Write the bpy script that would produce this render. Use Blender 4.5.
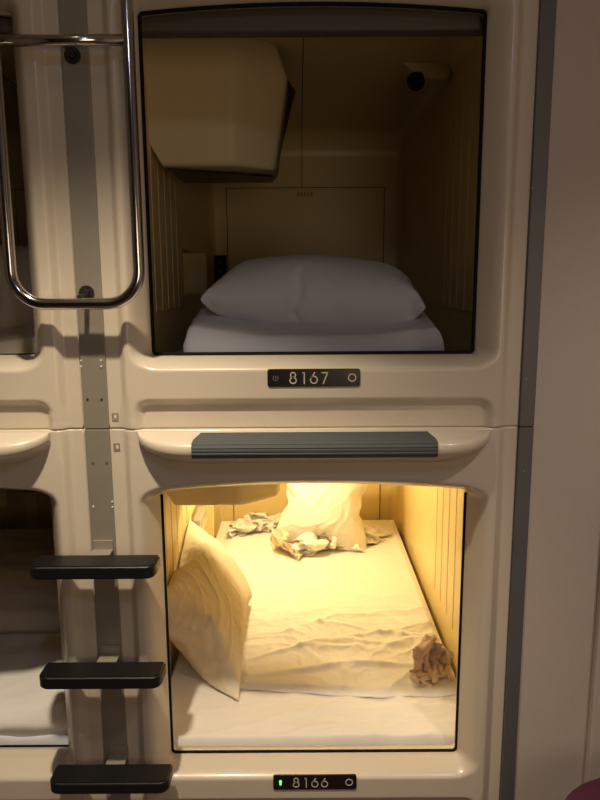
import bpy, bmesh, math, random
from mathutils import Vector, Matrix, noise, Euler

sc = bpy.context.scene
C = sc.collection
for o in list(bpy.data.objects):
    bpy.data.objects.remove(o, do_unlink=True)

# ------------------------------------------------------------------ camera
FY = 1.73                       # distance from the camera to the capsule fronts
CAMZ = 1.65
cd = bpy.data.cameras.new('camera')
cam = bpy.data.objects.new('camera', cd); C.objects.link(cam)
cd.sensor_fit = 'VERTICAL'; cd.sensor_height = 36.0; cd.lens = 690 / 800 * 36
cd.clip_start = 0.02
cam.matrix_world = (Matrix.Translation((0, 0, CAMZ)) @ Matrix.Rotation(math.radians(80), 4, 'X')
                    @ Matrix.Rotation(math.radians(-0.34), 4, 'Z'))
sc.camera = cam

# ------------------------------------------------------------------ world, lights, exposure
w = bpy.data.worlds.new('world'); sc.world = w; w.use_nodes = True
w.node_tree.nodes['Background'].inputs[0].default_value = (0.9, 0.75, 0.6, 1)
w.node_tree.nodes['Background'].inputs[1].default_value = 0.05

sc.view_settings.view_transform = 'Standard'
sc.view_settings.look = 'None'
sc.view_settings.gamma = 1.0
sc.view_settings.use_curve_mapping = False
sc.view_settings.exposure = 0.12

def light(name, kind, loc, power, color, rot=(0, 0, 0), **kw):
    l = bpy.data.lights.new(name, kind); l.energy = power; l.color = color
    for k, v in kw.items(): setattr(l, k, v)
    o = bpy.data.objects.new(name, l); C.objects.link(o)
    o.location = loc; o.rotation_euler = rot
    return o
# warm recessed downlight above the aisle
light('downlight', 'SPOT', (-0.45, 0.88, 2.86), 172, (1.0, 0.83, 0.61),
      rot=(math.radians(8), 0, 0), spot_size=math.radians(71), spot_blend=0.9, shadow_soft_size=0.035)
# added warm fill spot, out of view, that brightens the right-hand wall
light('right_wall_fill', 'SPOT', (1.05, 0.45, 2.86), 50, (1.0, 0.83, 0.68),
      rot=(math.radians(14), 0, 0), spot_size=math.radians(84), spot_blend=0.9, shadow_soft_size=0.035)
# cool panel lamp on the aisle ceiling behind the camera
light('cool_panel_light', 'AREA', (0.05, -0.25, 2.74), 2.4, (0.62, 0.74, 1.0),
      rot=(math.radians(12), 0, 0), shape='RECTANGLE', size=0.03, size_y=0.26)
# added soft warm fill standing in for light from the rest of the corridor
light('corridor_fill', 'AREA', (0.55, -0.95, 1.55), 7.0, (1.0, 0.74, 0.50),
      rot=(math.radians(90), 0, math.radians(10)), shape='DISK', size=0.9)
# reading lamp that is on inside the lower capsule
CX = 0.035
light('capsule_lamp', 'POINT', (CX - 0.20, FY + 1.22, 0.135 + 1.05), 23.0, (1.0, 0.83, 0.49), shadow_soft_size=0.05)

# ------------------------------------------------------------------ helpers
def sm(x, a, b):
    t = max(0.0, min(1.0, (x - a) / (b - a))); return t * t * (3 - 2 * t)

def tag(o, label=None, cat=None, group=None, kind=None):
    if label: o['label'] = label
    if cat: o['category'] = cat
    if group: o['group'] = group
    if kind: o['kind'] = kind
    return o

def empty(name, loc, label, cat, group=None, rz=0):
    o = bpy.data.objects.new(name, None); C.objects.link(o); o.location = loc
    o.rotation_euler = (0, 0, rz); o.empty_display_size = 0.05
    return tag(o, label, cat, group)

def link(name, me, m, parent=None, loc=None, smooth=False):
    o = bpy.data.objects.new(name, me); C.objects.link(o)
    if m and not me.materials: me.materials.append(m)
    if smooth:
        for p in me.polygons: p.use_smooth = True
    if parent: o.parent = parent
    if loc: o.location = loc
    return o

def pyd(name, v, f, m, parent=None, loc=None, smooth=False, fix=True):
    me = bpy.data.meshes.new(name); me.from_pydata([tuple(p) for p in v], [], f); me.update()
    if fix:
        bm = bmesh.new(); bm.from_mesh(me); bmesh.ops.recalc_face_normals(bm, faces=bm.faces); bm.to_mesh(me); bm.free()
    return link(name, me, m, parent, loc, smooth)

def frombm(name, bm, m, parent=None, loc=None, smooth=False):
    me = bpy.data.meshes.new(name); bm.to_mesh(me); bm.free()
    return link(name, me, m, parent, loc, smooth)

def box(bm, x0, x1, y0, y1, z0, z1, bev=0, seg=2):
    r = bmesh.ops.create_cube(bm, size=1)
    vs = r['verts']
    for v in vs:
        v.co = Vector(((x0 + x1) / 2 + v.co.x * (x1 - x0), (y0 + y1) / 2 + v.co.y * (y1 - y0), (z0 + z1) / 2 + v.co.z * (z1 - z0)))
    if bev:
        es = list({e for v in vs for e in v.link_edges})
        bmesh.ops.bevel(bm, geom=es, offset=bev, segments=seg, affect='EDGES', profile=0.5)

def boxo(name, b, m, parent=None, bev=0, loc=None, seg=2, smooth=False):
    bm = bmesh.new(); box(bm, *b, bev=bev, seg=seg); return frombm(name, bm, m, parent, loc, smooth)

def cyl(bm, p, q, r, n=24, r2=None):
    p = Vector(p); q = Vector(q); d = q - p
    M = Matrix.Translation((p + q) / 2) @ d.to_track_quat('Z', 'Y').to_matrix().to_4x4()
    bmesh.ops.create_cone(bm, cap_ends=True, segments=n, radius1=r, radius2=r if r2 is None else r2, depth=d.length, matrix=M)

def tube(name, pts, r, m, parent=None, n=16, closed=False, loc=None):
    pts = [Vector(p) for p in pts]; V = []; F = []; N = len(pts)
    for i, p in enumerate(pts):
        a = pts[(i - 1) % N] if (closed or i > 0) else p
        b = pts[(i + 1) % N] if (closed or i < N - 1) else p
        t = (b - a).normalized()
        up = Vector((0, 1, 0)) if abs(t.y) < 0.9 else Vector((1, 0, 0))
        s = t.cross(up).normalized(); u = s.cross(t).normalized()
        for k in range(n):
            an = 2 * math.pi * k / n
            V.append(p + s * (r * math.cos(an)) + u * (r * math.sin(an)))
    for i in range(N if closed else N - 1):
        j = (i + 1) % N
        for k in range(n):
            l = (k + 1) % n
            F.append((i * n + k, i * n + l, j * n + l, j * n + k))
    if not closed:
        F.append(tuple(range(n))); F.append(tuple((N - 1) * n + k for k in range(n)))
    return pyd(name, V, F, m, parent, loc, True)

def copy_tree(o, parent=None):
    c = o.copy(); C.objects.link(c)
    if parent: c.parent = parent
    for ch in list(o.children): copy_tree(ch, c)
    return c

# ------------------------------------------------------------------ materials
def mat(name, col, rough=0.5, metal=0.0, bump=0.0, bscale=200, var=0.0, vscale=6, coat=0.0, emis=None, es=0, sheen=0, spec=0.5):
    m = bpy.data.materials.new(name); m.use_nodes = True
    nt = m.node_tree; b = nt.nodes['Principled BSDF']
    b.inputs['Base Color'].default_value = (*col, 1)
    b.inputs['Roughness'].default_value = rough
    b.inputs['Metallic'].default_value = metal
    b.inputs['Specular IOR Level'].default_value = spec
    if coat: b.inputs['Coat Weight'].default_value = coat; b.inputs['Coat Roughness'].default_value = 0.12
    if sheen: b.inputs['Sheen Weight'].default_value = sheen
    tc = nt.nodes.new('ShaderNodeTexCoord')
    if var:
        n = nt.nodes.new('ShaderNodeTexNoise'); n.inputs['Scale'].default_value = vscale; n.inputs['Detail'].default_value = 5
        nt.links.new(tc.outputs['Object'], n.inputs['Vector'])
        mx = nt.nodes.new('ShaderNodeMix'); mx.data_type = 'RGBA'
        mx.inputs[6].default_value = (*[c * (1 - var) for c in col], 1)
        mx.inputs[7].default_value = (*[min(1, c * (1 + var)) for c in col], 1)
        nt.links.new(n.outputs['Fac'], mx.inputs[0]); nt.links.new(mx.outputs[2], b.inputs['Base Color'])
    if bump:
        n = nt.nodes.new('ShaderNodeTexNoise'); n.inputs['Scale'].default_value = bscale; n.inputs['Detail'].default_value = 3
        nt.links.new(tc.outputs['Object'], n.inputs['Vector'])
        bp = nt.nodes.new('ShaderNodeBump'); bp.inputs['Strength'].default_value = bump; bp.inputs['Distance'].default_value = 0.002
        nt.links.new(n.outputs['Fac'], bp.inputs['Height']); nt.links.new(bp.outputs[0], b.inputs['Normal'])
    if emis: b.inputs['Emission Color'].default_value = (*emis, 1); b.inputs['Emission Strength'].default_value = es
    return m

M = dict(
    cream=mat('cream_plastic', (0.68, 0.60, 0.475), 0.32, bump=0.12, bscale=9, var=0.03, vscale=3, coat=0.25),
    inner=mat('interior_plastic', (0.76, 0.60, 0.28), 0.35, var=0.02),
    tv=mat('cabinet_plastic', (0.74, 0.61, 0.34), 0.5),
    steel=mat('brushed_steel', (0.33, 0.30, 0.24), 0.5, metal=0.3, bump=0.2, bscale=60, var=0.08, vscale=12),
    steel2=mat('grey_trim_metal', (0.17, 0.17, 0.175), 0.5, metal=0.4, var=0.10, vscale=10),
    chrome=mat('chrome', (0.62, 0.60, 0.58), 0.14, metal=1.0),
    black=mat('black_rubber', (0.006, 0.006, 0.007), 0.42, bump=0.25, bscale=400),
    gasket=mat('dark_gasket', (0.006, 0.005, 0.005), 0.8, spec=0.2),
    groove=mat('groove_dark', (0.03, 0.02, 0.012), 0.8),
    tread=mat('grey_tread', (0.075, 0.085, 0.085), 0.7),
    plate=mat('black_plate', (0.010, 0.007, 0.006), 0.25),
    ink=mat('plate_lettering', (0.62, 0.55, 0.46), 0.5),
    ink2=mat('plate_symbol_grey', (0.16, 0.15, 0.14), 0.5),
    led=mat('green_led', (0.05, 0.6, 0.08), 0.4, emis=(0.08, 1.0, 0.12), es=3.0),
    screw=mat('screw_metal', (0.85, 0.80, 0.70), 0.35),
    bolt=mat('dark_bolt_steel', (0.05, 0.048, 0.045), 0.4, metal=0.6),
    hole=mat('screw_hole', (0.01, 0.01, 0.01), 0.8),
    blind=mat('blind_brown', (0.10, 0.075, 0.05), 0.6),
    wall=mat('wall_paper', (0.58, 0.50, 0.43), 0.85, bump=0.35, bscale=160, var=0.03, vscale=40),
    carpet=mat('carpet', (0.10, 0.06, 0.07), 0.95, bump=0.8, bscale=500, var=0.2, vscale=60),
    ceil=mat('ceiling_paint', (0.55, 0.50, 0.44), 0.9),
    darkwall=mat('opposite_wall', (0.10, 0.085, 0.07), 0.7, var=0.08),
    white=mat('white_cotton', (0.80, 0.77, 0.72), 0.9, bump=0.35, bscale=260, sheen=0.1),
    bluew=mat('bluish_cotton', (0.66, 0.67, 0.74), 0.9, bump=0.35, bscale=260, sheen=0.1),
    beigew=mat('beige_cotton', (0.62, 0.54, 0.44), 0.92, bump=0.35, bscale=260),
    cased=mat('cream_cotton', (0.72, 0.64, 0.48), 0.92, bump=0.35, bscale=260),
    brown=mat('brown_towelling', (0.80, 0.60, 0.46), 0.95, bump=0.9, bscale=420, var=0.12, vscale=30),
    greyc=mat('grey_cotton', (0.66, 0.63, 0.58), 0.95, bump=0.5, bscale=300),
    purple=mat('purple_upholstery', (0.07, 0.007, 0.032), 0.85, bump=0.5, bscale=300),
    red=mat('red_print', (0.35, 0.03, 0.02), 0.6),
    lens=mat('lamp_lens', (0.9, 0.8, 0.6), 0.4, emis=(1.0, 0.72, 0.35), es=6.0),
    lensoff=mat('lamp_lens_off', (0.6, 0.55, 0.45), 0.4),
    warmlens=mat('downlight_lens', (0.9, 0.8, 0.6), 0.4, emis=(1.0, 0.8, 0.55), es=8.0),
    coollens=mat('panel_lens', (0.8, 0.9, 1.0), 0.4, emis=(0.62, 0.74, 1.0), es=6.0),
    green=mat('green_plastic', (0.06, 0.14, 0.05), 0.4),
    clearish=mat('frosted_plastic', (0.55, 0.52, 0.42), 0.3),
    sticker=mat('sticker_foil', (0.36, 0.31, 0.24), 0.45, metal=0.3),
    sticker2=mat('sticker_print', (0.75, 0.68, 0.55), 0.5),
)

# ------------------------------------------------------------------ setting
SEAM = 1.273; MH = 1.138; HW = 0.5245
LX = -1.080                     # centre of the left-hand capsules
ST0, ST1 = -0.554, -0.487       # steel strip between the capsules
RT0, RT1 = CX + HW, CX + HW + 0.037
def struct(name, b, m, bev=0):
    return tag(boxo(name, b, m, None, bev), kind='structure')
struct('floor', (-2.6, 1.62, -1.25, FY + 0.05, -0.05, 0.0), M['carpet'])
struct('ceiling', (-2.6, 1.62, -1.25, FY + 0.05, 2.90, 2.95), M['ceil'])
struct('wall_back', (-2.6, 1.62, -1.30, -1.25, 0, 2.9), M['darkwall'])
struct('wall_left', (-2.65, -2.6, -1.3, FY + 0.1, 0, 2.9), M['wall'])
struct('wall_right', (1.62, 1.67, -1.3, FY + 0.1, 0, 2.9), M['wall'])
struct('wall_front_right', (RT1, 1.62, FY - 0.004, FY + 0.1, 0, 2.9), M['wall'])
struct('wall_front_pilaster', (0.79, 1.62, FY - 0.03, FY - 0.004, 0, 2.9), M['wall'], 0.006)
struct('wall_front_top', (-2.6, RT1, FY, FY + 0.1, SEAM + MH, 2.9), M['wall'])
struct('wall_front_left', (-2.6, LX - HW - 0.067, FY - 0.004, FY + 0.1, 0, SEAM + MH), M['wall'])
struct('baseboard_front', (-2.6, RT1, FY + 0.03, FY + 0.1, 0, 0.135), M['steel2'])
struct('trim_1', (ST0 + 0.0016, ST1 - 0.0016, FY - 0.004, FY + 0.02, SEAM + 0.0012, SEAM + MH), M['steel'], 0.0015)
struct('trim_2', (ST0 + 0.0016, ST1 - 0.0016, FY - 0.004, FY + 0.02, 0.0, SEAM - 0.0012), M['steel'], 0.0015)
struct('trim_3', (RT0, RT1, FY - 0.010, FY + 0.02, SEAM + 0.0012, 2.9), M['steel2'], 0.0015)
struct('trim_4', (RT0, RT1, FY - 0.010, FY + 0.02, 0.0, SEAM - 0.0012), M['steel2'], 0.0015)
struct('trim_5', (LX - HW - 0.067, LX - HW, FY - 0.004, FY + 0.02, 0.0, SEAM + MH), M['steel'], 0.0015)

struct('trim_6', (ST0 - 0.0005, ST1 + 0.0005, FY + 0.012, FY + 0.03, 0.0, SEAM + MH), M['groove'])
# screws on the strips
def screw(x, z, r=0.0032, m='screw', yy=FY - 0.004, label='', name='screw'):
    bm = bmesh.new(); cyl(bm, (0, 0.002, 0), (0, -0.0018, 0), r, 16, r * 0.8)
    return tag(frombm(name, bm, M[m], None, (x, yy, z)), label, 'screw' if m != 'hole' else 'screw hole')
def zat(py, r=FY): return CAMZ - r * math.tan(math.radians(10) + math.atan((py - 400) / 690))
def xat(px, py, r=FY):
    h = CAMZ - zat(py, r); d = r * math.cos(math.radians(10)) + h * math.sin(math.radians(10))
    return (px - 300 + 0.0059 * (py - 400)) / 690 * d
for px, py, m, lb in [
    (88, 398, 'hole', 'empty dark screw hole on the left of the pair just above the strip joint'),
    (102, 398, 'hole', 'empty dark screw hole on the right of the pair just above the strip joint'),
    (82, 359, 'screw', 'upper left bright rivet of the four on the strip under the grab rail'),
    (102, 359, 'screw', 'upper right bright rivet of the four on the strip under the grab rail'),
    (82, 365, 'screw', 'lower left bright rivet of the four on the strip under the grab rail'),
    (102, 365, 'screw', 'lower right bright rivet of the four on the strip under the grab rail'),
    (92.5, 461, 'steel2', 'left dull screw of the pair just below the strip joint'),
    (106.5, 461, 'steel2', 'right dull screw of the pair just below the strip joint'),
    (92.5, 505, 'screw', 'single bright rivet on the left of the strip above the top rung'),
    (111.5, 500, 'screw', 'upper bright rivet on the right of the strip above the top rung'),
    (111.5, 505.5, 'screw', 'lower bright rivet on the right of the strip above the top rung')]:
    screw(xat(px, py), zat(py), m=m, label=lb, name='screw_hole' if m == 'hole' else ('rivet' if m == 'screw' else 'screw'), r=0.0034 if m != 'screw' else 0.0028)
for px, py, lb in [(525, 380, 'dull screw in the grey right trim just above its joint'), (522, 471, 'dull screw in the grey right trim below its joint'),
                   (533, 190, 'dull screw high in the grey right trim beside the upper capsule')]:
    screw(xat(px, py), zat(py), m='steel', yy=FY - 0.010, label=lb)

# ------------------------------------------------------------------ capsule
OH = 0.409                        # half width of the opening
ZB = 0.182                        # sill height inside the module
def opening(zt, inset=0.0, rad=0.012, nside=110, nc=12):
    """inner loop (x,z) of the opening, arched at the top"""
    hw = OH - inset; zb = ZB + inset; r = rad
    zc = zt - inset
    arch = lambda x: -0.020 * (x / OH) ** 2
    P = []
    def add(x, z): P.append((x, z))
    for i in range(nside): t = i / nside; add(-hw + r + t * 2 * (hw - r), zb)
    for i in range(nc): a = -math.pi / 2 + (i / nc) * math.pi / 2; add(hw - r + r * math.cos(a), zb + r + r * math.sin(a))
    ztop = zc - 0.020 - r
    for i in range(nside): t = i / nside; add(hw, zb + r + t * (ztop - zb - r))
    for i in range(nc):
        a = (i / nc) * math.pi / 2; x = hw - r + r * math.cos(a)
        add(x, ztop + r * math.sin(a) + (arch(x) + 0.020))
    for i in range(nside):
        t = i / nside; x = hw - r - t * 2 * (hw - r); add(x, zc + arch(x))
    for i in range(nc):
        a = math.pi / 2 + (i / nc) * math.pi / 2; x = -(hw - r) + r * math.cos(a)
        add(x, ztop + r * math.sin(a) + (arch(x) + 0.020))
    for i in range(nside): t = i / nside; add(-hw, ztop - t * (ztop - zb - r))
    for i in range(nc): a = math.pi + (i / nc) * math.pi / 2; add(-hw + r + r * math.cos(a), zb + r + r * math.sin(a))
    return P

def rectloop(hx, z0, z1, c, nside=110, nc=12):
    P = []; h = nc // 2
    def seg(a, b, n):
        for i in range(n): t = i / n; P.append((a[0] + (b[0] - a[0]) * t, a[1] + (b[1] - a[1]) * t))
    seg((-hx + c, z0), (hx - c, z0), nside); seg((hx - c, z0), (hx, z0), h); seg((hx, z0), (hx, z0 + c), nc - h)
    seg((hx, z0 + c), (hx, z1 - c), nside); seg((hx, z1 - c), (hx, z1), h); seg((hx, z1), (hx - c, z1), nc - h)
    seg((hx - c, z1), (-hx + c, z1), nside); seg((-hx + c, z1), (-hx, z1), h); seg((-hx, z1), (-hx, z1 - c), nc - h)
    seg((-hx, z1 - c), (-hx, z0 + c), nside); seg((-hx, z0 + c), (-hx, z0), h); seg((-hx, z0), (-hx + c, z0), nc - h)
    return P

EDGE = 0.045                      # opening edge sits this far behind the flange
def relief(x, z, d):
    """d: distance from the opening edge; result: how far the face stands proud"""
    side = HW - abs(x)
    f = 0.019 * sm(side, 0.034, 0.056)
    # toe recess along the bottom
    rx = 0.452 - abs(x); rz = 0.079 - z
    if rx > -0.02 and rz > -0.01:
        k = 0.035
        if rx < k and rz < k: dd = k - math.hypot(k - rx, k - rz)
        else: dd = min(rx, rz)
        f -= 0.019 * sm(dd, 0.0, 0.016) * (1 if side > 0.034 else 0)
    # a shallow gutter before the raised rim round the opening
    t = max(0.0, 1 - d / 0.048)
    e = t * t * (1.6 - 0.6 * t)
    f = f - (0.019 + EDGE) * e
    return f

def front_panel(zt, parent):
    Pin = opening(zt); N = len(Pin)
    Pout = rectloop(HW - 0.001, 0.0008, MH - 0.0008, 0.07)
    Mr = 40; V = []; F = []
    zc = (ZB + zt) / 2
    for j in range(Mr + 1):
        t = j / Mr
        for i in range(N):
            a = Pin[i]; b = Pout[i]
            x = a[0] + (b[0] - a[0]) * t; z = a[1] + (b[1] - a[1]) * t
            # distance to the opening edge
            dx = abs(x) - (OH - 0.012); arch = 0.020 * (min(abs(x), OH) / OH) ** 2
            dz = max(ZB + 0.012 - z, z - (zt - arch - 0.012))
            dz = (dz - 0.012) * 1.5; dx -= 0.012; k = 0.03
            if dx > -k and dz > -k: d = math.hypot(dx + k, dz + k) - k
            else: d = max(dx, dz)
            V.append((x, -relief(x, z, max(0, d)) if j > 0 else EDGE, z))
    # jamb and back flange
    for yy, P in ((EDGE + 0.012, opening(zt)), (EDGE + 0.014, opening(zt, 0.002)), (0.078, opening(zt, 0.002)), (0.080, rectloop(0.512, 0.06, 1.124, 0.06))):
        for p in P: V.append((p[0], yy, p[1]))
    def ring(a, b):
        for i in range(N):
            k = (i + 1) % N; F.append((a * N + i, a * N + k, b * N + k, b * N + i))
    for j in range(Mr): ring(j, j + 1)
    ring(0, Mr + 1); ring(Mr + 1, Mr + 2); ring(Mr + 2, Mr + 3); ring(Mr + 3, Mr + 4)
    # outer returns
    base = len(V)
    for p in Pout: V.append((p[0], 0.05, p[1]))
    for i in range(N):
        k = (i + 1) % N; F.append((Mr * N + i, Mr * N + k, base + k, base + i))
    o = pyd('front_panel', V, F, M['cream'], parent, None, True)
    return o

def gasket(zt, parent, top, back=0.0):
    P = opening(zt, 0.0025 if not back else -0.002, nside=40); closed = True
    if not top:                      # the lower capsules have no gasket along the arch
        P = [p for p in P if p[1] < zt - 0.030]
        k = max(range(len(P)), key=lambda i: math.dist(P[i], P[i - 1])); P = P[k:] + P[:k]; closed = False
    tube('opening_gasket', [(p[0], EDGE + 0.008 + back, p[1]) for p in P], 0.0058 if top else 0.0042, M['gasket'], parent, 8, closed)

NY0, NY1, NZ0, NZ1 = 1.14, 1.86, 0.31, 0.50          # niche in the left side wall
IH = 0.512; IZ0, IZ1 = 0.06, 1.122
def interior(parent):
    r = 0.05; nc = 8
    def loop(ins, rr):
        P = []
        hx = IH - ins * 0.3; z0 = IZ0 + ins * 0.3; z1 = IZ1 - ins
        zs = [z0 + rr, NZ0, NZ1, z1 - rr]
        for i in range(nc + 1): a = math.pi + i / nc * math.pi / 2; P.append((-hx + rr + rr * math.cos(a), z0 + rr + rr * math.sin(a)))
        for i in range(nc + 1): a = -math.pi / 2 + i / nc * math.pi / 2; P.append((hx - rr + rr * math.cos(a), z0 + rr + rr * math.sin(a)))
        for i in range(nc + 1): a = i / nc * math.pi / 2; P.append((hx - rr + rr * math.cos(a), z1 - rr + rr * math.sin(a)))
        for i in range(nc + 1): a = math.pi / 2 + i / nc * math.pi / 2; P.append((-hx + rr + rr * math.cos(a), z1 - rr + rr * math.sin(a)))
        P.append((-hx, NZ1)); P.append((-hx, NZ0))
        return P
    st = [(0.079, 0), (0.6, 0), (NY0, 0), (NY1, 0), (1.93, 0)]
    for i in range(1, 9):
        a = i / 8 * math.pi / 2; st.append((1.93 + 0.12 * math.sin(a), 0.12 * (1 - math.cos(a))))
    V = []; F = []; n = None
    for y, ins in st:
        L = loop(ins, r); n = len(L)
        V += [(p[0], y, p[1]) for p in L]
    for j in range(len(st) - 1):
        for i in range(n):
            k = (i + 1) % n
            if j == 2 and i == n - 2: continue
            F.append((j * n + i, j * n + k, (j + 1) * n + k, (j + 1) * n + i))
    F.append(tuple((len(st) - 1) * n + i for i in range(n)))
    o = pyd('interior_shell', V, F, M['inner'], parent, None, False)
    for p in o.data.polygons: p.use_smooth = len(p.vertices) == 4
    # niche
    d = 0.085
    v = [(-IH, NY0, NZ0), (-IH, NY1, NZ0), (-IH, NY1, NZ1), (-IH, NY0, NZ1),
         (-IH - d, NY0, NZ0), (-IH - d, NY1, NZ0), (-IH - d, NY1, NZ1), (-IH - d, NY0, NZ1)]
    pyd('side_niche', v, [(4, 5, 6, 7), (0, 1, 5, 4), (3, 7, 6, 2), (0, 4, 7, 3), (1, 2, 6, 5)], M['inner'], parent, fix=False)
    boxo('niche_divider', (-IH - d, -IH + 0.03, 1.66, 1.675, 0.20, NZ1), M['inner'], parent, 0.003)
    # ribbed side panels
    for s, (ya, n_) in ((-1, (0.24, 8)), (1, (0.24, 7))):
        bm = bmesh.new(); wd = 0.100
        for i in range(n_):
            y0 = ya + i * (wd + 0.009)
            x0, x1 = (IH - 0.006, IH + 0.002) if s > 0 else (-IH - 0.002, -IH + 0.006)
            box(bm, x0, x1, y0, y0 + wd, 0.27, 0.99, 0.0025)
        frombm('ribbed_side_panel', bm, M['inner'], parent)

def hatch(parent):
    y = 2.05
    hx0, hx1, z1 = -0.415, 0.415, 0.845
    boxo('hatch_gap', (hx0 - 0.004, hx1 + 0.004, y - 0.004, y + 0.004, 0.13, z1 + 0.004), M['groove'], parent)
    h = boxo('escape_hatch', (hx0, hx1, y - 0.010, y, 0.13, z1), M['inner'], parent, 0.002)
    bm = bmesh.new()
    for i in range(5):
        x = -0.045 + i * 0.018
        box(bm, x, x + 0.013, y - 0.0115, y - 0.0098, z1 - 0.030, z1 - 0.027)
        box(bm, x + 0.004, x + 0.007, y - 0.0115, y - 0.0098, z1 - 0.040, z1 - 0.018)
        box(bm, x, x + 0.013, y - 0.0115, y - 0.0098, z1 - 0.041, z1 - 0.038)
    frombm('red_lettering', bm, M['red'], h)
    pj = [(-0.018, y - 0.001, z1 + 0.004), (-0.018, y - 0.001, 1.0)] + [(-0.018, 1.93 + 0.12 * math.cos(i / 8 * math.pi / 2), 1.002 + 0.12 * math.sin(i / 8 * math.pi / 2)) for i in range(9)] + [(-0.018, 0.15, 1.122)]
    tube('panel_joint', pj, 0.0017, M['groove'], parent, 6)
    sk = boxo('socket_panel', (-0.492, -0.424, y - 0.016, y - 0.002, 0.33, 0.50), M['gasket'], parent, 0.003)
    for zz in (0.37, 0.415, 0.46):
        bm = bmesh.new(); cyl(bm, (-0.458, y - 0.015, zz), (-0.458, y - 0.020, zz), 0.011, 16); frombm('socket', bm, M['plate'], sk)

def tv_cabinet(parent):
    V = []; F = []; nz = 40; nu = 48; zb = 0.734; zt_ = 1.121; yb = 0.92
    def lerp(a, b, t): return a + (b - a) * t
    for j in range(nz + 1):
        z = zb + (zt_ - zb) * (0.5 - 0.5 * math.cos(math.pi * j / nz))
        xl = -0.514 if z > 0.815 else lerp(-0.470, -0.514, (z - 0.734) / 0.081)
        xr = lerp(-0.114, -0.070, (z - 0.734) / 0.30) if z < 1.034 else lerp(-0.070, -0.105, (z - 1.034) / 0.088)
        if z - zb < 0.02: xr -= 0.02 - math.sqrt(max(0, 0.0004 - (0.02 - (z - zb)) ** 2))
        for i in range(nu + 1):
            x = lerp(xl, xr, 0.5 - 0.5 * math.cos(math.pi * i / nu))
            y = 0.55 + 0.13 * max(0, (x + 0.245 + 0.10 * (1 - sm(z, zb, zb + 0.12)) * 0) / 0.16) ** 1.15 + 0.022 * (1 - sm(z, zb, zb + 0.13))
            d = min(xr - x, z - zb); R = 0.018
            if d < R: y += R - math.sqrt(max(0, R * R - (R - d) ** 2))
            V.append((x, y, z))
    n = nu + 1
    for j in range(nz):
        for i in range(nu): a = j * n + i; F.append((a, a + 1, a + n + 1, a + n))
    rim = [i for i in range(nu)] + [j * n + nu for j in range(nz)] + [nz * n + nu - i for i in range(nu)] + [(nz - j) * n for j in range(nz)]
    b = len(V)
    for q in rim: V.append((V[q][0], yb, V[q][2]))
    for i in range(len(rim)): k = (i + 1) % len(rim); F.append((rim[i], b + i, b + k, rim[k]))
    F.append(tuple(b + i for i in range(len(rim))))
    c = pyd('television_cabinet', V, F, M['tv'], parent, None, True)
    c.data.polygons[-1].use_smooth = False
    poly2 = [(-0.505, 1.115), (-0.505, 0.80), (-0.462, 0.729), (-0.130, 0.729), (-0.125, 0.745), (-0.045, 1.045), (-0.095, 1.115)]
    bm = bmesh.new()
    f = [bm.verts.new((x, 0.921 if z > 0.73 else (0.60 if x < -0.3 else 0.80), z)) for x, z in poly2]; b = [bm.verts.new((x, 0.945, z)) for x, z in poly2]
    bm.faces.new(f); bm.faces.new(b[::-1])
    for i in range(len(poly2)):
        k = (i + 1) % len(poly2); bm.faces.new((f[i], b[i], b[k], f[k]))
    bmesh.ops.recalc_face_normals(bm, faces=bm.faces)
    tag(frombm('screen', bm, M['plate'], c), 'black screen on the back of the cabinet')

def lamp(parent, on):
    # speaker/lamp bracket high on the right wall
    bm = bmesh.new()
    vs = [(0.33, 0.86, 1.121), (0.50, 0.86, 1.121), (0.50, 0.98, 1.121), (0.37, 0.98, 1.121), (0.40, 0.86, 1.072), (0.50, 0.86, 1.060), (0.50, 0.98, 1.068), (0.42, 0.98, 1.082)]
    V = [bm.verts.new(v) for v in vs]
    for q in ((0, 1, 2, 3), (4, 5, 6, 7), (0, 1, 5, 4), (1, 2, 6, 5), (2, 3, 7, 6), (3, 0, 4, 7)): bm.faces.new([V[i] for i in q])
    bmesh.ops.recalc_face_normals(bm, faces=bm.faces)
    bmesh.ops.bevel(bm, geom=list(bm.edges), offset=0.004, segments=2, affect='EDGES')
    b = frombm('corner_bracket', bm, M['inner'], parent)
    bm = bmesh.new(); cyl(bm, (0.395, 0.88, 1.080), (0.375, 0.83, 1.050), 0.016, 20, 0.032); cyl(bm, (0.375, 0.83, 1.050), (0.373, 0.826, 1.0475), 0.032, 20, 0.026)
    frombm('lamp_head', bm, M['gasket'], b, smooth=False)
    # ceiling lamp beyond the cabinet
    c = boxo('ceiling_lamp', (-0.29, -0.13, 1.15, 1.29, 1.100, 1.124), M['inner'], parent, 0.006)
    boxo('lamp_lens', (-0.28, -0.14, 1.16, 1.28, 1.094, 1.101), M['lens' if on else 'lensoff'], c, 0.002)

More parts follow.
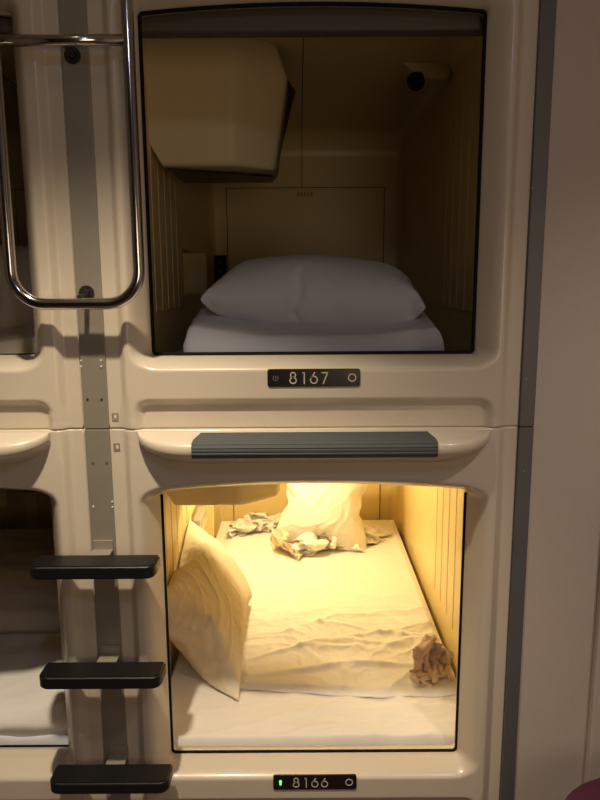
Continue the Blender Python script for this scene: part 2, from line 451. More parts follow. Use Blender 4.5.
def ledge(parent):
    # moulded step nose with rounded ends, top strip in grey ribbed rubber
    z1 = MH - 0.003
    def prof(p):
        k = 0.93 * p / 0.10
        return [(-0.022, z1), (-0.030 - 0.01 * k, z1 - 0.001 - 0.003 * k), (-0.025 - 0.060 * k, z1 - 0.002 - 0.012 * k), (-0.025 - 0.072 * k, z1 - 0.004 - 0.015 * k),
                (-0.025 - 0.077 * k, z1 - 0.008 - 0.020 * k), (-0.025 - 0.077 * k, z1 - 0.011 - 0.032 * k), (-0.025 - 0.070 * k, z1 - 0.014 - 0.040 * k),
                (-0.025 - 0.045 * k, z1 - 0.016 - 0.050 * k), (-0.024 - 0.02 * k, z1 - 0.02 - 0.056 * k), (-0.018, z1 - 0.024 - 0.066 * k)]
    V = []; F = []; X = []
    n = 90; hx = 0.446
    for i in range(n + 1):
        u = -1 + 2 * i / n; x = hx * math.sin(u * math.pi / 2)
        X.append(x)
    for x in X:
        e = (hx - abs(x)) / 0.14
        p = 0.10 * (1.0 if e >= 1 else (1 - (1 - e) ** 2.2) ** 0.62) if e > 0 else 0
        for y, z in prof(max(p, 0.0)): V.append((x, y, z))
    m_ = len(prof(0.1))
    for i in range(n):
        for k in range(m_ - 1): F.append((i * m_ + k, (i + 1) * m_ + k, (i + 1) * m_ + k + 1, i * m_ + k + 1))
    o = pyd('step_ledge', V, F, M['cream'], parent, None, True)
    # rubber tread
    pr = prof(0.1)[1:7]
    dense = []
    for a, b in zip(pr[:-1], pr[1:]):
        L = math.dist(a, b); k = max(1, int(L / 0.0011))
        for i in range(k): dense.append((a[0] + (b[0] - a[0]) * i / k, a[1] + (b[1] - a[1]) * i / k))
    dense.append(pr[-1])
    V = []; F = []; s = 0; pts = []
    for i, (y, z) in enumerate(dense):
        if i: s += math.dist(dense[i], dense[i - 1])
        hgt = 0.0035 + 0.0010 * (1 if (s % 0.0085) < 0.0055 else 0)
        a = dense[max(0, i - 1)]; b = dense[min(len(dense) - 1, i + 1)]
        t = Vector((b[0] - a[0], b[1] - a[1])).normalized(); nn = Vector((t.y, -t.x))
        if nn.x > 0 and nn.y < 0: nn = -nn
        if nn.x > 0: nn = Vector((-abs(nn.x), nn.y))
        pts.append((y + nn.x * hgt, z + nn.y * hgt))
    m_ = len(pts)
    for sx in (-0.300, 0.300):
        for y, z in pts: V.append((sx * (0.945 + 0.055 * sm(-y, 0.03, 0.095)), y, z))
    for k in range(m_ - 1): F.append((k, m_ + k, m_ + k + 1, k + 1))
    for sx in (-0.300, 0.300):
        for (y, z) in dense: V.append((sx * (0.945 + 0.055 * sm(-y, 0.03, 0.095)), y + 0.004, z - 0.002))
    for k in range(m_ - 1):
        F.append((k, k + 1, 2 * m_ + k + 1, 2 * m_ + k)); F.append((m_ + k, m_ + k + 1, 3 * m_ + k + 1, 3 * m_ + k))
    F.append((m_ - 1, 2 * m_ - 1, 4 * m_ - 1, 3 * m_ - 1))
    tag(pyd('step_tread', V, F, M['tread'], parent), 'grey ribbed rubber tread strip')

def ribbon(bm, pts, w, y, closed=False, th=0.0008):
    P = [Vector(p) for p in pts]; N = len(P); L = []; R = []
    for i, p in enumerate(P):
        a = P[i - 1] if (closed or i > 0) else p; b = P[(i + 1) % N] if (closed or i < N - 1) else p
        t = (b - a).normalized(); n = Vector((-t.y, t.x)) * w / 2
        L.append(p + n); R.append(p - n)
    vl = [bm.verts.new((q.x, y, q.y)) for q in L]; vr = [bm.verts.new((q.x, y, q.y)) for q in R]
    bl = [bm.verts.new((q.x, y + th, q.y)) for q in L]; br = [bm.verts.new((q.x, y + th, q.y)) for q in R]
    for i in range(N if closed else N - 1):
        k = (i + 1) % N
        bm.faces.new((vl[i], vl[k], vr[k], vr[i])); bm.faces.new((bl[i], bl[k], vl[k], vl[i])); bm.faces.new((br[i], vr[i], vr[k], br[k]))
def arc(cx, cy, rx, ry, a0, a1, n=24): return [(cx + rx * math.cos(math.radians(a0 + (a1 - a0) * i / n)), cy + ry * math.sin(math.radians(a0 + (a1 - a0) * i / n))) for i in range(n + 1)]
def digit(bm, d, x, z, h, y, w):
    if d == '8':
        ribbon(bm, arc(x, z + h * .27, h * .28, h * .27, 0, 345, 24), w, y, True); ribbon(bm, arc(x, z + h * .765, h * .22, h * .225, 0, 345, 24), w, y, True)
    if d == '1':
        ribbon(bm, [(x, z - w / 2), (x, z + h)], w, y); ribbon(bm, [(x, z + h - w * .4), (x - h * .16, z + h - w * .4)], w, y)
    if d == '6':
        ribbon(bm, arc(x, z + h * .32, h * .30, h * .32, 0, 345, 24), w, y, True); ribbon(bm, [(x - h * .26, z + h * .46), (x + h * .10, z + h)], w, y)
    if d == '7':
        ribbon(bm, [(x - h * .28, z + h - w * .4), (x + h * .30, z + h - w * .4)], w, y); ribbon(bm, [(x + h * .26, z + h - w * .4), (x - h * .14, z - w / 2)], w, y)

def number_plate(parent, txt, on, z=0.132):
    y = -0.019; W = 0.116; H = 0.0225
    bm = bmesh.new()
    P = arc(W - .006, z + H - .006, .006, .006, 0, 90, 6) + arc(-W + .006, z + H - .006, .006, .006, 90, 180, 6) + arc(-W + .006, z - H + .006, .006, .006, 180, 270, 6) + arc(W - .006, z - H + .006, .006, .006, 270, 360, 6)
    f = [bm.verts.new((a, y - 0.003, b)) for a, b in P]; g = [bm.verts.new((a, y + 0.001, b)) for a, b in P]
    bm.faces.new(f)
    for i in range(len(P)): k = (i + 1) % len(P); bm.faces.new((f[i], g[i], g[k], f[k]))
    bmesh.ops.recalc_face_normals(bm, faces=bm.faces)
    pl = tag(frombm('number_plate', bm, M['plate'], parent), 'black number plate reading ' + txt)
    bm = bmesh.new(); h = 0.028
    xs = [-0.052, -0.024, 0.000, 0.027]
    for d, x in zip(txt, xs): digit(bm, d, x, z - h / 2, h, y - 0.0042, 0.0030)
    frombm('digits', bm, M['ink'], pl)
    bm = bmesh.new(); ribbon(bm, arc(0.0955, z, .0092, .0092, 0, 345, 28), 0.0028, y - 0.0042, True)
    frombm('ring_symbol', bm, M['ink'], pl)
    bm = bmesh.new()
    if on:
        cyl(bm, (-0.0955, y - 0.002, z + 0.003), (-0.0955, y - 0.0055, z + 0.003), 0.0036, 16)
        cyl(bm, (-0.0955, y - 0.002, z - 0.004), (-0.0955, y - 0.0052, z - 0.004), 0.0026, 16)
        tag(frombm('indicator_light', bm, M['led'], pl), 'lit green indicator')
    else:
        ribbon(bm, arc(-0.0955, z, .0062, .0062, 110, 420, 20), 0.0018, y - 0.0042)
        ribbon(bm, [(-0.0955, z - 0.002), (-0.0955, z + 0.004)], 0.0018, y - 0.0042)
        frombm('indicator_light', bm, M['ink2'], pl)

def sticker(parent, x, z, frame):
    s = boxo('sticker', (x - 0.0085, x + 0.0085, -0.0012, 0.001, z - 0.0105, z + 0.0105), M['sticker'], parent, 0.0004)
    bm = bmesh.new()
    if frame:
        box(bm, x - 0.002, x + 0.005, -0.0018, -0.001, z - 0.004, z + 0.005)
    else:
        box(bm, x - 0.003, x + 0.004, -0.0018, -0.001, z - 0.003, z + 0.006); box(bm, x - 0.006, x - 0.003, -0.0018, -0.001, z - 0.008, z - 0.005); box(bm, x + 0.003, x + 0.006, -0.0018, -0.001, z - 0.008, z - 0.006)
    frombm('sticker_print', bm, M['sticker2'], s)

def capsule(cx, z0, zt, txt, on, label, first_row, stick=None):
    global OH, ZB
    ZB = 0.182 if first_row else 0.170
    OH = (0.417 if txt else 0.400) if first_row else 0.411
    r = empty('sleeping_capsule', (cx, FY, z0), label, 'capsule bed', 'sleeping capsules')
    front_panel(zt, r); gasket(zt, r, first_row == 1, 0.0 if txt else 0.034); interior(r); hatch(r); tv_cabinet(r); lamp(r, on)
    boxo('blind_cassette', (-0.499, 0.499, 0.085, 0.14, zt - (0.052 if first_row else 0.012), min(zt + 0.03, 1.06)), M['blind'], r, 0.008)
    ledge(r)
    if txt: number_plate(r, txt, on)
    if stick: sticker(r, *stick)
    return r

capsule(CX, SEAM, 1.024, '8167', False, 'upper dark capsule with plate 8167, folded bluish bedding inside', 1, (-HW + 0.017, zat(416) - SEAM, False))
capsule(CX, 0.135, 0.976, '8166', True, 'lower capsule with plate 8166, lit yellow inside with an unmade bed', 0, (-HW + 0.017, zat(446) - 0.135, True))
capsule(LX, SEAM, 1.024, None, False, 'unlit upper capsule at the left edge, cut off behind the chrome rail', 1)
capsule(LX, 0.135, 0.976, None, False, 'unlit lower capsule at the left edge beside the black rungs', 0)

# ------------------------------------------------------------------ ladder rungs and grab rail
SX = -0.5205
def rung(z, label, dx=0.0):
    r = empty('ladder_rung', (SX + dx, FY - 0.004, z), label, 'ladder rung', 'black ladder rungs')
    # tread: plan outline with rounded front corners, lofted with soft edges
    w_ = 0.158; d0, d1 = -0.043, -0.120
    out = []
    out += [(-w_, d0), (-w_, d1 + 0.026)] + [(-w_ + 0.026 - 0.026 * math.cos(a), d1 + 0.026 - 0.026 * math.sin(a)) for a in [i / 8 * math.pi / 2 for i in range(1, 9)]]
    out += [(w_ - 0.026 + 0.026 * math.sin(a), d1 + 0.026 - 0.026 * math.cos(a)) for a in [i / 8 * math.pi / 2 for i in range(0, 9)]] + [(w_, d0)]
    bm = bmesh.new()
    lo = [bm.verts.new((x, y, -0.0175)) for x, y in out]; hi = [bm.verts.new((x, y, 0.0175)) for x, y in out]
    bm.faces.new(lo[::-1]); bm.faces.new(hi)
    for i in range(len(out)): k = (i + 1) % len(out); bm.faces.new((lo[i], lo[k], hi[k], hi[i]))
    bmesh.ops.recalc_face_normals(bm, faces=bm.faces)
    bmesh.ops.bevel(bm, geom=[e for e in bm.edges if e.calc_face_angle(0) > 0.6], offset=0.005, segments=3, affect='EDGES')
    frombm('tread', bm, M['black'], r)
    bm = bmesh.new()
    box(bm, -0.026, 0.026, -0.060, -0.001, 0.010, 0.0165, 0.001); box(bm, -0.026, 0.026, -0.005, 0.0005, 0.010, 0.040, 0.001)
    box(bm, -0.026, 0.026, -0.060, -0.001, -0.0165, -0.010, 0.001); 
    frombm('bracket', bm, M['steel'], r)
rung(0.9345, 'topmost of the three black ladder rungs')
rung(0.6355, 'middle of the three black ladder rungs', 0.003)
rung(0.3325, 'lowest of the three black ladder rungs, at the bottom edge', 0.010)

gr = empty('grab_rail', (SX - 0.011, FY - 0.004, 1.593), 'chrome loop grab rail on the steel strip between the upper capsules', 'grab rail')
hw_ = 0.1515; R_ = 0.078; zt_ = 1.12; yo = -0.064
P = []
def ar(cx, cz, a0, a1):
    return [(cx + R_ * math.cos(math.radians(a0 + (a1 - a0) * i / 14)), yo, cz + R_ * math.sin(math.radians(a0 + (a1 - a0) * i / 14))) for i in range(15)]
P = ar(-hw_ + R_, R_, 180, 270) + ar(hw_ - R_, R_, 270, 360) + ar(hw_ - R_, zt_ - R_, 0, 90) + ar(-hw_ + R_, zt_ - R_, 90, 180)
tube('rail_loop', P, 0.0140, M['chrome'], gr, 24, True)
tube('crossbar', [(-hw_, yo, 0.585), (0, yo, 0.585), (hw_, yo, 0.585)], 0.0125, M['chrome'], gr, 20)
for zz in (0.012, 0.560):
    bm = bmesh.new(); cyl(bm, (0.006, 0.0, zz + 0.012), (0.006, -0.004, zz + 0.012), 0.019, 24); cyl(bm, (0.006, -0.003, zz + 0.012), (0.006, -0.016, zz + 0.012), 0.011, 6, 0.009)
    cyl(bm, (0.006, 0, zz + 0.006), (0.006, yo, zz + 0.004 if zz < .3 else 0.585), 0.006, 12)
    frombm('fixing_bolt', bm, M['bolt'], gr)

# ------------------------------------------------------------------ soft things
def fbm(x, y, z=0, o=4):
    v = 0; a = 1; s = 1
    for i in range(o): v += a * noise.noise(Vector((x * s, y * s, z * s + i * 7.1))); a *= .5; s *= 2.03
    return v
def ridge(x, y, z=0, o=3):
    v = 0; a = 1; s = 1
    for i in range(o): v += a * (1 - 2 * abs(noise.noise(Vector((x * s + i * 3.3, y * s, z * s))))) ** 3; a *= .5; s *= 1.9
    return v

# ------------------------------------------------------------------ cloth solver helpers
def bake(o, frames, hidden=()):
    sc.frame_start = 1; sc.frame_end = frames + 1
    for md in o.modifiers:
        if md.type == 'CLOTH': md.point_cache.frame_start = 1; md.point_cache.frame_end = frames + 1
    for f in range(1, frames + 1): sc.frame_set(f)
    dg = bpy.context.evaluated_depsgraph_get()
    me = bpy.data.meshes.new_from_object(o.evaluated_get(dg))
    for h in hidden: bpy.data.objects.remove(h, do_unlink=True)
    bpy.data.objects.remove(o, do_unlink=True)
    sc.frame_set(1)
    return me

def cloth(o, mass=0.2, stiff=8, bend=0.3, pressure=0, shrink=0.0, grav=1.0, selfc=True, dist=0.006, fr=8, q=6):
    md = o.modifiers.new('cloth', 'CLOTH'); s = md.settings
    s.quality = q; s.mass = mass; s.tension_stiffness = stiff; s.compression_stiffness = stiff; s.shear_stiffness = stiff * 0.5
    s.bending_stiffness = bend; s.air_damping = 2.0; s.shrink_min = shrink
    s.effector_weights.gravity = grav
    if pressure: s.use_pressure = True; s.uniform_pressure_force = pressure
    c = md.collision_settings; c.distance_min = dist; c.friction = fr; c.use_self_collision = selfc; c.self_distance_min = dist * .8; c.self_friction = fr
    c.collision_quality = 3
    return md

def ground():
    g = boxo('ground_tmp', (-2, 2, -2, 2, -0.05, 0), None); g.modifiers.new('col', 'COLLISION'); g.collision.thickness_outer = 0.004
    g.collision.cloth_friction = 20
    return g

def pillow_mesh(L, W, nx, ny, pressure, frames, seed, grav=0.0, shrink=-0.0, bend=0.15, z=0.0, lift=0.012):
    V = []; F = []; n = nx + 1
    for s in (1, -1):
        b = len(V)
        for j in range(ny + 1):
            for i in range(nx + 1):
                u = -1 + 2 * i / nx; v = -1 + 2 * j / ny
                e = (1 - u * u) * (1 - v * v)
                V.append((L / 2 * u, W / 2 * v, z + s * (lift * e ** .5) + 0.003 * e * fbm(u * 2 + seed, v * 2, s)))
        for j in range(ny):
            for i in range(nx):
                a = b + j * n + i; q = (a, a + 1, a + n + 1, a + n); F.append(q if s > 0 else q[::-1])
    me = bpy.data.meshes.new('tmp'); me.from_pydata(V, [], F)
    bm = bmesh.new(); bm.from_mesh(me); bmesh.ops.remove_doubles(bm, verts=bm.verts, dist=0.0003); bm.to_mesh(me); bm.free()
    o = link('tmp', me, None)
    hid = []
    if grav: hid = [ground()]
    cloth(o, pressure=pressure, grav=grav, bend=bend, shrink=shrink, selfc=False)
    return bake(o, frames, hid)

def crumpled_mesh(w_, h_, nx, ny, frames, seed, kx=0.45, ang=0.0, lumps=()):
    """a cloth gathered in loose folds that is let fall on the bed"""
    V = []; F = []; n = nx + 1
    for j in range(ny + 1):
        for i in range(nx + 1):
            u = i / nx - .5; v = j / ny - .5
            a = math.sqrt(1 - kx * kx)
            ph = u * 26 + 3 * fbm(u * 2 + seed, v * 2)
            x = u * w_ * kx + 0.01 * fbm(u * 4, v * 4 + seed, 3)
            y = math.sin(ph) * w_ * a / 26 * 1.3 + v * h_ * ang
            z = 0.02 + (v + .5) * h_ * math.sqrt(1 - ang * ang) + 0.01 * fbm(u * 5, v * 5, seed)
            V.append((x, y, z))
    for j in range(ny):
        for i in range(nx): a = j * n + i; F.append((a, a + 1, a + n + 1, a + n))
    me = bpy.data.meshes.new('tmp'); me.from_pydata(V, [], F)
    o = link('tmp', me, None); hid = [ground()]
    for (x, y, z, r) in lumps:
        bm = bmesh.new(); bmesh.ops.create_icosphere(bm, subdivisions=3, radius=r)
        l = frombm('lump', bm, None, None, (x, y, z)); l.modifiers.new('col', 'COLLISION'); l.collision.thickness_outer = 0.004; hid.append(l)
    cloth(o, bend=0.05, stiff=10, dist=0.004, q=7, mass=0.25)
    return bake(o, frames, hid)

def soften(me, name, m, amp=0.0, seed=0, freq=1.0, sub=2):
    """subdivide a settled mesh and press fine creases into it"""
    t = link('tmp', me, None); md = t.modifiers.new('s', 'SUBSURF'); md.levels = sub; md.render_levels = sub
    out = bpy.data.meshes.new_from_object(t.evaluated_get(bpy.context.evaluated_depsgraph_get()))
    bpy.data.objects.remove(t, do_unlink=True)
    if amp:
        nn = [v.normal.copy() for v in out.vertices]
        for v, q in zip(out.vertices, nn):
            c = v.co; x = c.x + 0.04 * fbm(c.x * 4 + seed, c.y * 4, c.z); y = c.y + 0.04 * fbm(c.y * 4, c.x * 4 + seed, c.z)
            s_ = 1 if q.z > 0 else 3
            v.co = c + q * amp * (ridge((x + y * .5) * 5 * freq + seed, (y - x * .7) * 13 * freq, s_, 2) * 0.7 + 0.5 * fbm(x * 14 * freq, y * 14 * freq + seed, s_) - 0.4)
    out.name = name
    return link(name, out, m, None, None, True)

def slab(name, x0, x1, y0, y1, zf, z0, m, nx=110, ny=80, r=0.03, seed=0):
    """soft block: top surface zf(x,y) over floor z0, rounded at the rim with vertical sides"""
    V = []; F = []
    cx_, cy_ = (x0 + x1) / 2, (y0 + y1) / 2; hx, hy = (x1 - x0) / 2, (y1 - y0) / 2
    rows = []
    for j in range(ny + 1):
        for i in range(nx + 1):
            u = math.sin((-1 + 2 * i / nx) * math.pi / 2) ; v = math.sin((-1 + 2 * j / ny) * math.pi / 2)
            x = cx_ + u * hx; y = cy_ + v * hy
            d = min(hx - abs(x - cx_), hy - abs(y - cy_))
            h = zf(x, y) - z0
            k = 1 if d >= r else math.sqrt(max(0, 1 - (1 - d / r) ** 2))
            kk = 0.35 + 0.65 * k
            V.append((x, y, z0 + h * kk))
    n = nx + 1
    for j in range(ny):
        for i in range(nx): a = j * n + i; F.append((a, a + 1, a + n + 1, a + n))
    rim = [i for i in range(nx)] + [j * n + nx for j in range(ny)] + [ny * n + nx - i for i in range(nx)] + [(ny - j) * n for j in range(ny)]
    b = len(V)
    for k, q in enumerate(rim):
        p = V[q]
        V.append((p[0] + (cx_ - p[0]) * 0.01, p[1] + (cy_ - p[1]) * 0.01, z0))
    for i in range(len(rim)):
        k = (i + 1) % len(rim); F.append((rim[i], b + i, b + k, rim[k]))
    F.append(tuple(b + i for i in range(len(rim)))[::-1])
    return pyd(name, V, F, m, None, None, True)

MT = 0.184                         # local height of the mattress top
MTU = 0.122
def mattress(cx, z0, label, m, y0=0.088):
    top = MTU if z0 > 1 else MT
    def zf(x, y):
        k = (1 - sm(y, 0.35, 0.55)) * (0.25 + 0.75 * sm(x, -0.25, 0.2)) if z0 < 1 else 0
        return top + 0.002 * fbm(x * 5 + cx, y * 5 + z0) + k * (0.006 * ridge(x * 3 + y * 4 + 2, y * 9 - x * 3, 1, 2) + 0.004 * fbm(x * 7, y * 11))
    o = slab('mattress', -0.490, 0.490, y0, 1.955, zf, 0.062, m, 130, 260, 0.018)
    o.location = (cx, FY, z0); tag(o, label, 'mattress', 'capsule mattresses'); return o
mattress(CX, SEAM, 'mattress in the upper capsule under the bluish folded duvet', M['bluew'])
mattress(CX, 0.135, 'white sheeted mattress in the lit lower capsule', M['white'])
mattress(LX, SEAM, 'mattress in the unlit upper capsule at the left edge', M['beigew'])
mattress(LX, 0.135, 'pale mattress in the unlit lower capsule at the left edge', M['bluew'])

# upper capsule: folded duvet and a pillow on it
def folded_duvet(cx, z0, x0, x1, y0, y1, h, m, label, seed, r=0.045):
    def zf(x, y):
        t = (y - y0) / (y1 - y0)
        B = MTU if z0 > 1 else MT
        z = B + 0.002 + h * (0.74 + 0.26 * sm(t, 0, 0.45)) - 0.032 * math.exp(-((x - 0.02) / 0.30) ** 4)
        z += 0.004 * fbm(x * 6 + seed, y * 6) + 0.0028 * ridge(x * 3 + y * 3 + seed, y * 8 - x * 2)
        return z
    o = slab('folded_duvet', x0, x1, y0, y1, zf, (MTU if z0 > 1 else MT) + 0.0025, m, 110, 70, r)
    # layered folds along the front and the side
    for v in o.data.vertices:
        z = v.co.z - (MTU if z0 > 1 else MT)
        if v.co.y < y0 + 0.03: v.co.y += 0.006 * math.cos(z / h * 2 * math.pi * 1.5) * (1 - (v.co.y - y0) / 0.03) + 0.004 * fbm(v.co.x * 7 + seed, z * 12)
        if v.co.x < x0 + 0.02: v.co.x += 0.012 * fbm(v.co.y * 6 + seed, z * 10)
    o.location = (cx, FY, z0); tag(o, label, 'duvet', 'folded duvets'); return o
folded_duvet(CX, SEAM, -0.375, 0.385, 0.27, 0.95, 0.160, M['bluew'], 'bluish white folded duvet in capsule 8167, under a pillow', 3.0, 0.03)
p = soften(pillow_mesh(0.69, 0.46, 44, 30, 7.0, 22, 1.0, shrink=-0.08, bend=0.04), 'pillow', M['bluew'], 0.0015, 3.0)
p.location = (CX + 0.020, FY + 0.60, SEAM + MTU + 0.205); p.rotation_euler = (math.radians(7), math.radians(2), math.radians(-4))
tag(p, 'plump white pillow on the folded duvet in capsule 8167', 'pillow', 'pillows')

# left capsules
folded_duvet(LX, SEAM, -0.30, 0.47, 0.22, 0.85, 0.14, M['beigew'], 'folded duvet in the unlit upper left capsule', 8.0)
p = soften(pillow_mesh(0.74, 0.50, 44, 30, 5.0, 20, 6.0, shrink=-0.04, bend=0.04), 'pillow', M['beigew'], 0.0015, 5.0)
p.location = (LX + 0.10, FY + 0.60, SEAM + MTU + 0.21); tag(p, 'beige-looking pillow in the upper left capsule behind the chrome rail', 'pillow', 'pillows')
def zf(x, y):
    return MT + 0.135 + 0.004 * fbm(x * 6, y * 6) + 0.012 * sm(y, .2, .4) - 0.012 * math.exp(-((x - 0.37) / 0.012) ** 2)
o = folded_duvet(LX, 0.135, -0.25, 0.47, 0.10, 0.55, 0.135, M['white'], 'thick rolled duvet at the front of the lower left capsule', 12.0)
def zf(x, y): return MT + 0.14 + 0.06 * sm(y, .6, .9) + 0.008 * fbm(x * 4, y * 4) + 0.003 * ridge(x * 4 + 2, y * 6)
o = slab('crumpled_blanket', -0.35, 0.485, 0.57, 1.35, zf, MT + 0.003, M['beigew'], 80, 80, 0.06); o.location = (LX, FY, 0.135)
tag(o, 'pale blanket heaped behind the duvet in the lower left capsule', 'blanket')

# lit capsule: crumpled top sheet
def sheet():
    x0, x1, y0, y1 = -0.42, 0.482, 0.315, 1.93; nx, ny = 190, 300
    V = []; F = []
    for j in range(ny + 1):
        for i in range(nx + 1):
            y = y0 + (y1 - y0) * j / ny; x0 = -0.25 - 0.17 * sm(y, 0.45, 0.85); x = x0 + (x1 - x0) * i / nx
            if x < -0.25: pass
            k = math.exp(-((y - 0.62) / 0.30) ** 2) * (0.35 + 0.65 * sm(x, -0.35, 0.05)) + 0.16
            wx = x + 0.05 * fbm(x * 3, y * 3, 1); wy = y + 0.06 * fbm(x * 3 + 4, y * 3, 2)
            z = 0.012 * k * ridge(wx * 2.6 + wy * 1.2 + 1.2, wy * 6.0 - wx * 2.5 + 0.8, 0, 1) + 0.0036 * k * ridge(wx * 8 + wy * 7, wy * 11 - wx * 6, 3, 2) + 0.0015 * k * ridge(wx * 17 - wy * 9, wy * 16 + wx * 8, 5, 1) + 0.008 * k * ridge(wx * 2.2 - wy * 2.6 + 5, wy * 3.1 + wx * 2.5, 11, 1)
            z += 0.008 * k * fbm(wx * 3, wy * 5, 8, 2)
            # long crease lines
            z += 0.010 * math.exp(-((y - 0.53 - 0.05 * math.sin(x * 7 + 1) - 0.10 * (x + .2)) / 0.013) ** 2) * sm(x, -0.3, -0.1) * (1 - sm(x, 0.22, 0.42))
            z += 0.012 * math.exp(-((y - 0.43 - 0.03 * math.sin(x * 9)) / 0.016) ** 2) * sm(x, -0.25, 0.0)
            z += 0.007 * math.exp(-((y - 0.70 - 0.06 * math.sin(x * 6 + 2)) / 0.012) ** 2) * sm(x, -0.1, 0.1)
            edge = min(x - x0, x1 - x, y - y0, y1 - y)
            z = MT + 0.006 + max(-0.001, z + 0.006) * sm(edge, -0.002, 0.03)
            yy = y - 0.03 * math.sin(x * 5 + 0.4) * (1 - sm(y, y0, y0 + 0.1)) - 0.02 * (1 - sm(y, y0, y0 + 0.1)) * fbm(x * 4, 2)
            V.append((x, yy, z))
    n = nx + 1
    for j in range(ny):
        for i in range(nx): a = j * n + i; F.append((a, a + 1, a + n + 1, a + n))
    o = pyd('bed_sheet', V, F, M['white'], None, (CX, FY, 0.135), True, fix=False)
    md = o.modifiers.new('thickness', 'SOLIDIFY'); md.thickness = 0.002; md.offset = -1
    tag(o, 'wrinkled cream top sheet spread over the bed in capsule 8166', 'bed sheet')
sheet()

# pillow leaning on the left wall
p = soften(pillow_mesh(0.66, 0.46, 46, 30, 2.0, 16, 2.2, shrink=-0.05, bend=0.02), 'pillow', M['cased'], 0.0045, 2.2)
ax = Vector((0.0, 0.53, 0.05)).normalized(); bx = Vector((-0.25, 0.13, 0.24)).normalized(); nx_ = ax.cross(bx).normalized()
Rm = Matrix((ax, bx, nx_)).transposed().to_4x4()
p.data.transform(Rm)
p.location = (CX - 0.388, FY + 0.665, 0.135 + 0.347)
tag(p, 'wrinkled cream pillow leaning on the left wall of capsule 8166', 'pillow', 'pillows')

# bundle at the far end
p = soften(pillow_mesh(0.52, 0.56, 40, 34, 5.0, 20, 7.7, shrink=-0.12, bend=0.02), 'pillow', M['white'], 0.0045, 7.7)
p.matrix_world = (Matrix.Translation((CX + 0.085, FY + 1.62, 0.135 + MT + 0.225)) @ Matrix.Rotation(math.radians(-4), 4, 'Z')
                  @ Matrix.Rotation(math.radians(6), 4, 'Y') @ Matrix.Rotation(math.radians(68), 4, 'X'))
tag(p, 'white wrinkled pillow propped upright at the far end of capsule 8166', 'pillow', 'pillows')

BZ = 0.135 + MT + 0.016
def place(me, name, m, loc, rz, scl, label, cat, lie=0.0):
    zs = min(v.co.z for v in me.vertices); xs = sum(v.co.x for v in me.vertices) / len(me.vertices); ys = sum(v.co.y for v in me.vertices) / len(me.vertices)
    for v in me.vertices: v.co = Vector(((v.co.x - xs) * scl[0], (v.co.y - ys) * scl[1], (v.co.z - zs) * scl[2]))
    o = soften(me, name, m, 0, 0, 1, 1)
    md = o.modifiers.new('thickness', 'SOLIDIFY'); md.thickness = 0.003; md.offset = 1
    o.location = loc; o.rotation_euler = (0, 0, rz)
    return tag(o, label, cat)
heap = crumpled_mesh(0.7, 0.5, 56, 36, 32, 2, kx=0.6)
ball = crumpled_mesh(0.30, 0.25, 34, 28, 26, 1, kx=0.3)
heap2 = heap.copy(); ball2 = ball.copy()
place(heap, 'crumpled_duvet', M['white'], (CX + 0.14, FY + 1.52, BZ), 3.35, (1.4, 1.3, 1.1), 'crumpled white duvet under the upright pillow at the far end', 'duvet')
place(ball, 'crumpled_cloth', M['brown'], (CX + 0.398, FY + 0.385, BZ - 0.006), 0.5, (1.25, 1.25, 1.0), 'small brown balled cloth near the right front of capsule 8166', 'cloth')
place(ball2, 'crumpled_towel', M['brown'], (CX - 0.12, FY + 1.45, BZ), 2.2, (1.5, 1.1, 0.9), 'brown towel tucked under the left of the propped white pillow', 'towel')
place(heap2, 'crumpled_cloth', M['greyc'], (CX - 0.23, FY + 1.76, BZ), 3.3, (1.15, 1.0, 0.8), 'light grey cloth bunched at the far left corner of the bed', 'cloth')

# cloth presses flat against the side wall and the bed instead of passing through them
def press(o, xmin, zmin):
    W_ = Matrix.LocRotScale(o.location, o.rotation_euler, o.scale) if o.matrix_world == Matrix() else o.matrix_world
    I_ = W_.inverted()
    for v in o.data.vertices:
        q = W_ @ v.co
        if q.x < xmin: q.x = xmin + 0.05 * (q.x - xmin)
        if q.z < zmin: q.z = zmin + 0.05 * (q.z - zmin)
        v.co = I_ @ q
bpy.context.view_layer.update()
for o in [o for o in C.objects if o.name.startswith('pillow') and o.location.z < 1.0 and o.location.x > -0.6]:
    press(o, CX - 0.498, 0.135 + MT + 0.014)

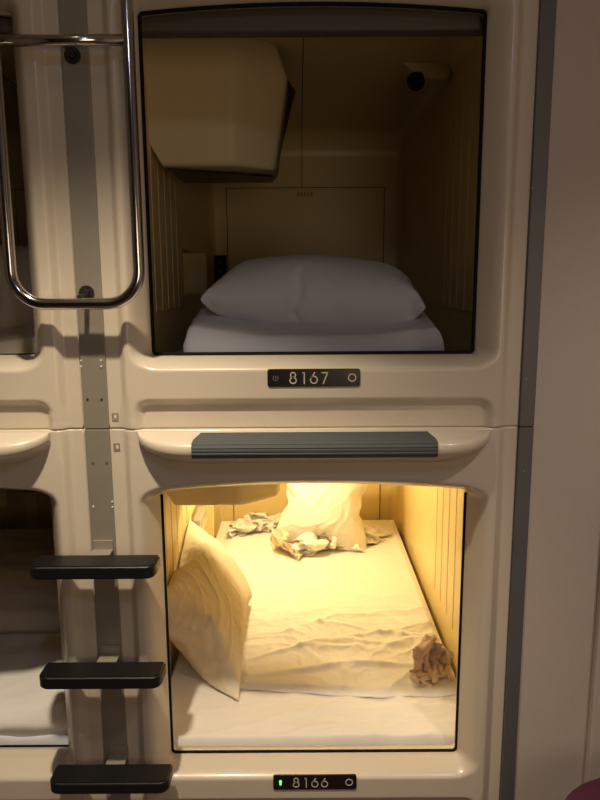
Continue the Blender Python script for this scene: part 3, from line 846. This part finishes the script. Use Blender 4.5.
# things in the niche of the lit capsule
nx_ = CX - 0.54
o = boxo('small_case', (-0.022, 0.022, -0.10, 0.10, 0, 0.055), M['clearish'], None, 0.006, (nx_ + 0.0, FY + 1.56, 0.135 + NZ0 + 0.001))
tag(o, 'pale frosted case on the side shelf of capsule 8166', 'case')
bm = bmesh.new(); bmesh.ops.create_uvsphere(bm, u_segments=20, v_segments=12, radius=1)
for v in bm.verts: v.co = Vector((v.co.x * 0.022, v.co.y * 0.035, (v.co.z + 1) * 0.024))
o = frombm('green_pouch', bm, M['green'], None, (nx_ + 0.005, FY + 1.40, 0.135 + NZ0 + 0.001), True); tag(o, 'small dark green pouch on the side shelf of capsule 8166', 'pouch')
bm = bmesh.new()
box(bm, -0.03, 0.03, -0.05, 0.05, 0, 0.012, 0.005); cyl(bm, (0, -0.01, 0.012), (0, -0.01, 0.022), 0.018, 20)
o = frombm('small_gadget', bm, M['plate'], None, (nx_ + 0.005, FY + 1.27, 0.135 + NZ0 + 0.001)); tag(o, 'small flat dark gadget at the front of the side shelf', 'gadget')

# purple round stool at the bottom right
st = empty('round_stool', (0.78, 1.285, 0), 'purple upholstered round seat at the bottom right corner', 'stool')
prf = [(0, 0.462), (0.12, 0.462), (0.19, 0.458), (0.218, 0.446), (0.228, 0.42), (0.224, 0.35), (0.214, 0.30), (0.0, 0.30)]
V = []; F = []; n = 48
for r_, z in prf:
    for k in range(n): a = 2 * math.pi * k / n; V.append((r_ * math.cos(a), r_ * math.sin(a), z))
for j in range(len(prf) - 1):
    for k in range(n): l = (k + 1) % n; F.append((j * n + k, j * n + l, (j + 1) * n + l, (j + 1) * n + k))
pyd('seat', V, F, M['purple'], st, None, True)
bm = bmesh.new(); cyl(bm, (0, 0, 0.0), (0, 0, 0.30), 0.20, 40, 0.205); frombm('base', bm, M['purple'], st)

# ceiling lamps of the aisle
dl = empty('ceiling_downlight', (-0.45, 0.88, 2.90), 'round recessed downlight over the aisle in front of the capsules', 'ceiling light')
V = []; F = []; n = 40
for r_, z in ((0.085, 0.0), (0.085, -0.006), (0.062, -0.006), (0.058, 0.0)):
    for k in range(n): a = 2 * math.pi * k / n; V.append((r_ * math.cos(a), r_ * math.sin(a), z))
for j in range(3):
    for k in range(n): l = (k + 1) % n; F.append((j * n + k, j * n + l, (j + 1) * n + l, (j + 1) * n + k))
pyd('ring', V, F, M['chrome'], dl)
bm = bmesh.new(); cyl(bm, (0, 0, 0), (0, 0, -0.003), 0.058, 32); frombm('lens', bm, M['warmlens'], dl)
pl_ = empty('ceiling_panel_light', (0.05, -0.25, 2.90), 'slim cool panel lamp on the aisle ceiling', 'ceiling light')
boxo('housing', (-0.08, 0.08, -0.18, 0.18, -0.11, 0), M['ceil'], pl_, 0.004)
boxo('lens', (-0.06, 0.06, -0.16, 0.16, -0.114, -0.109), M['coollens'], pl_)
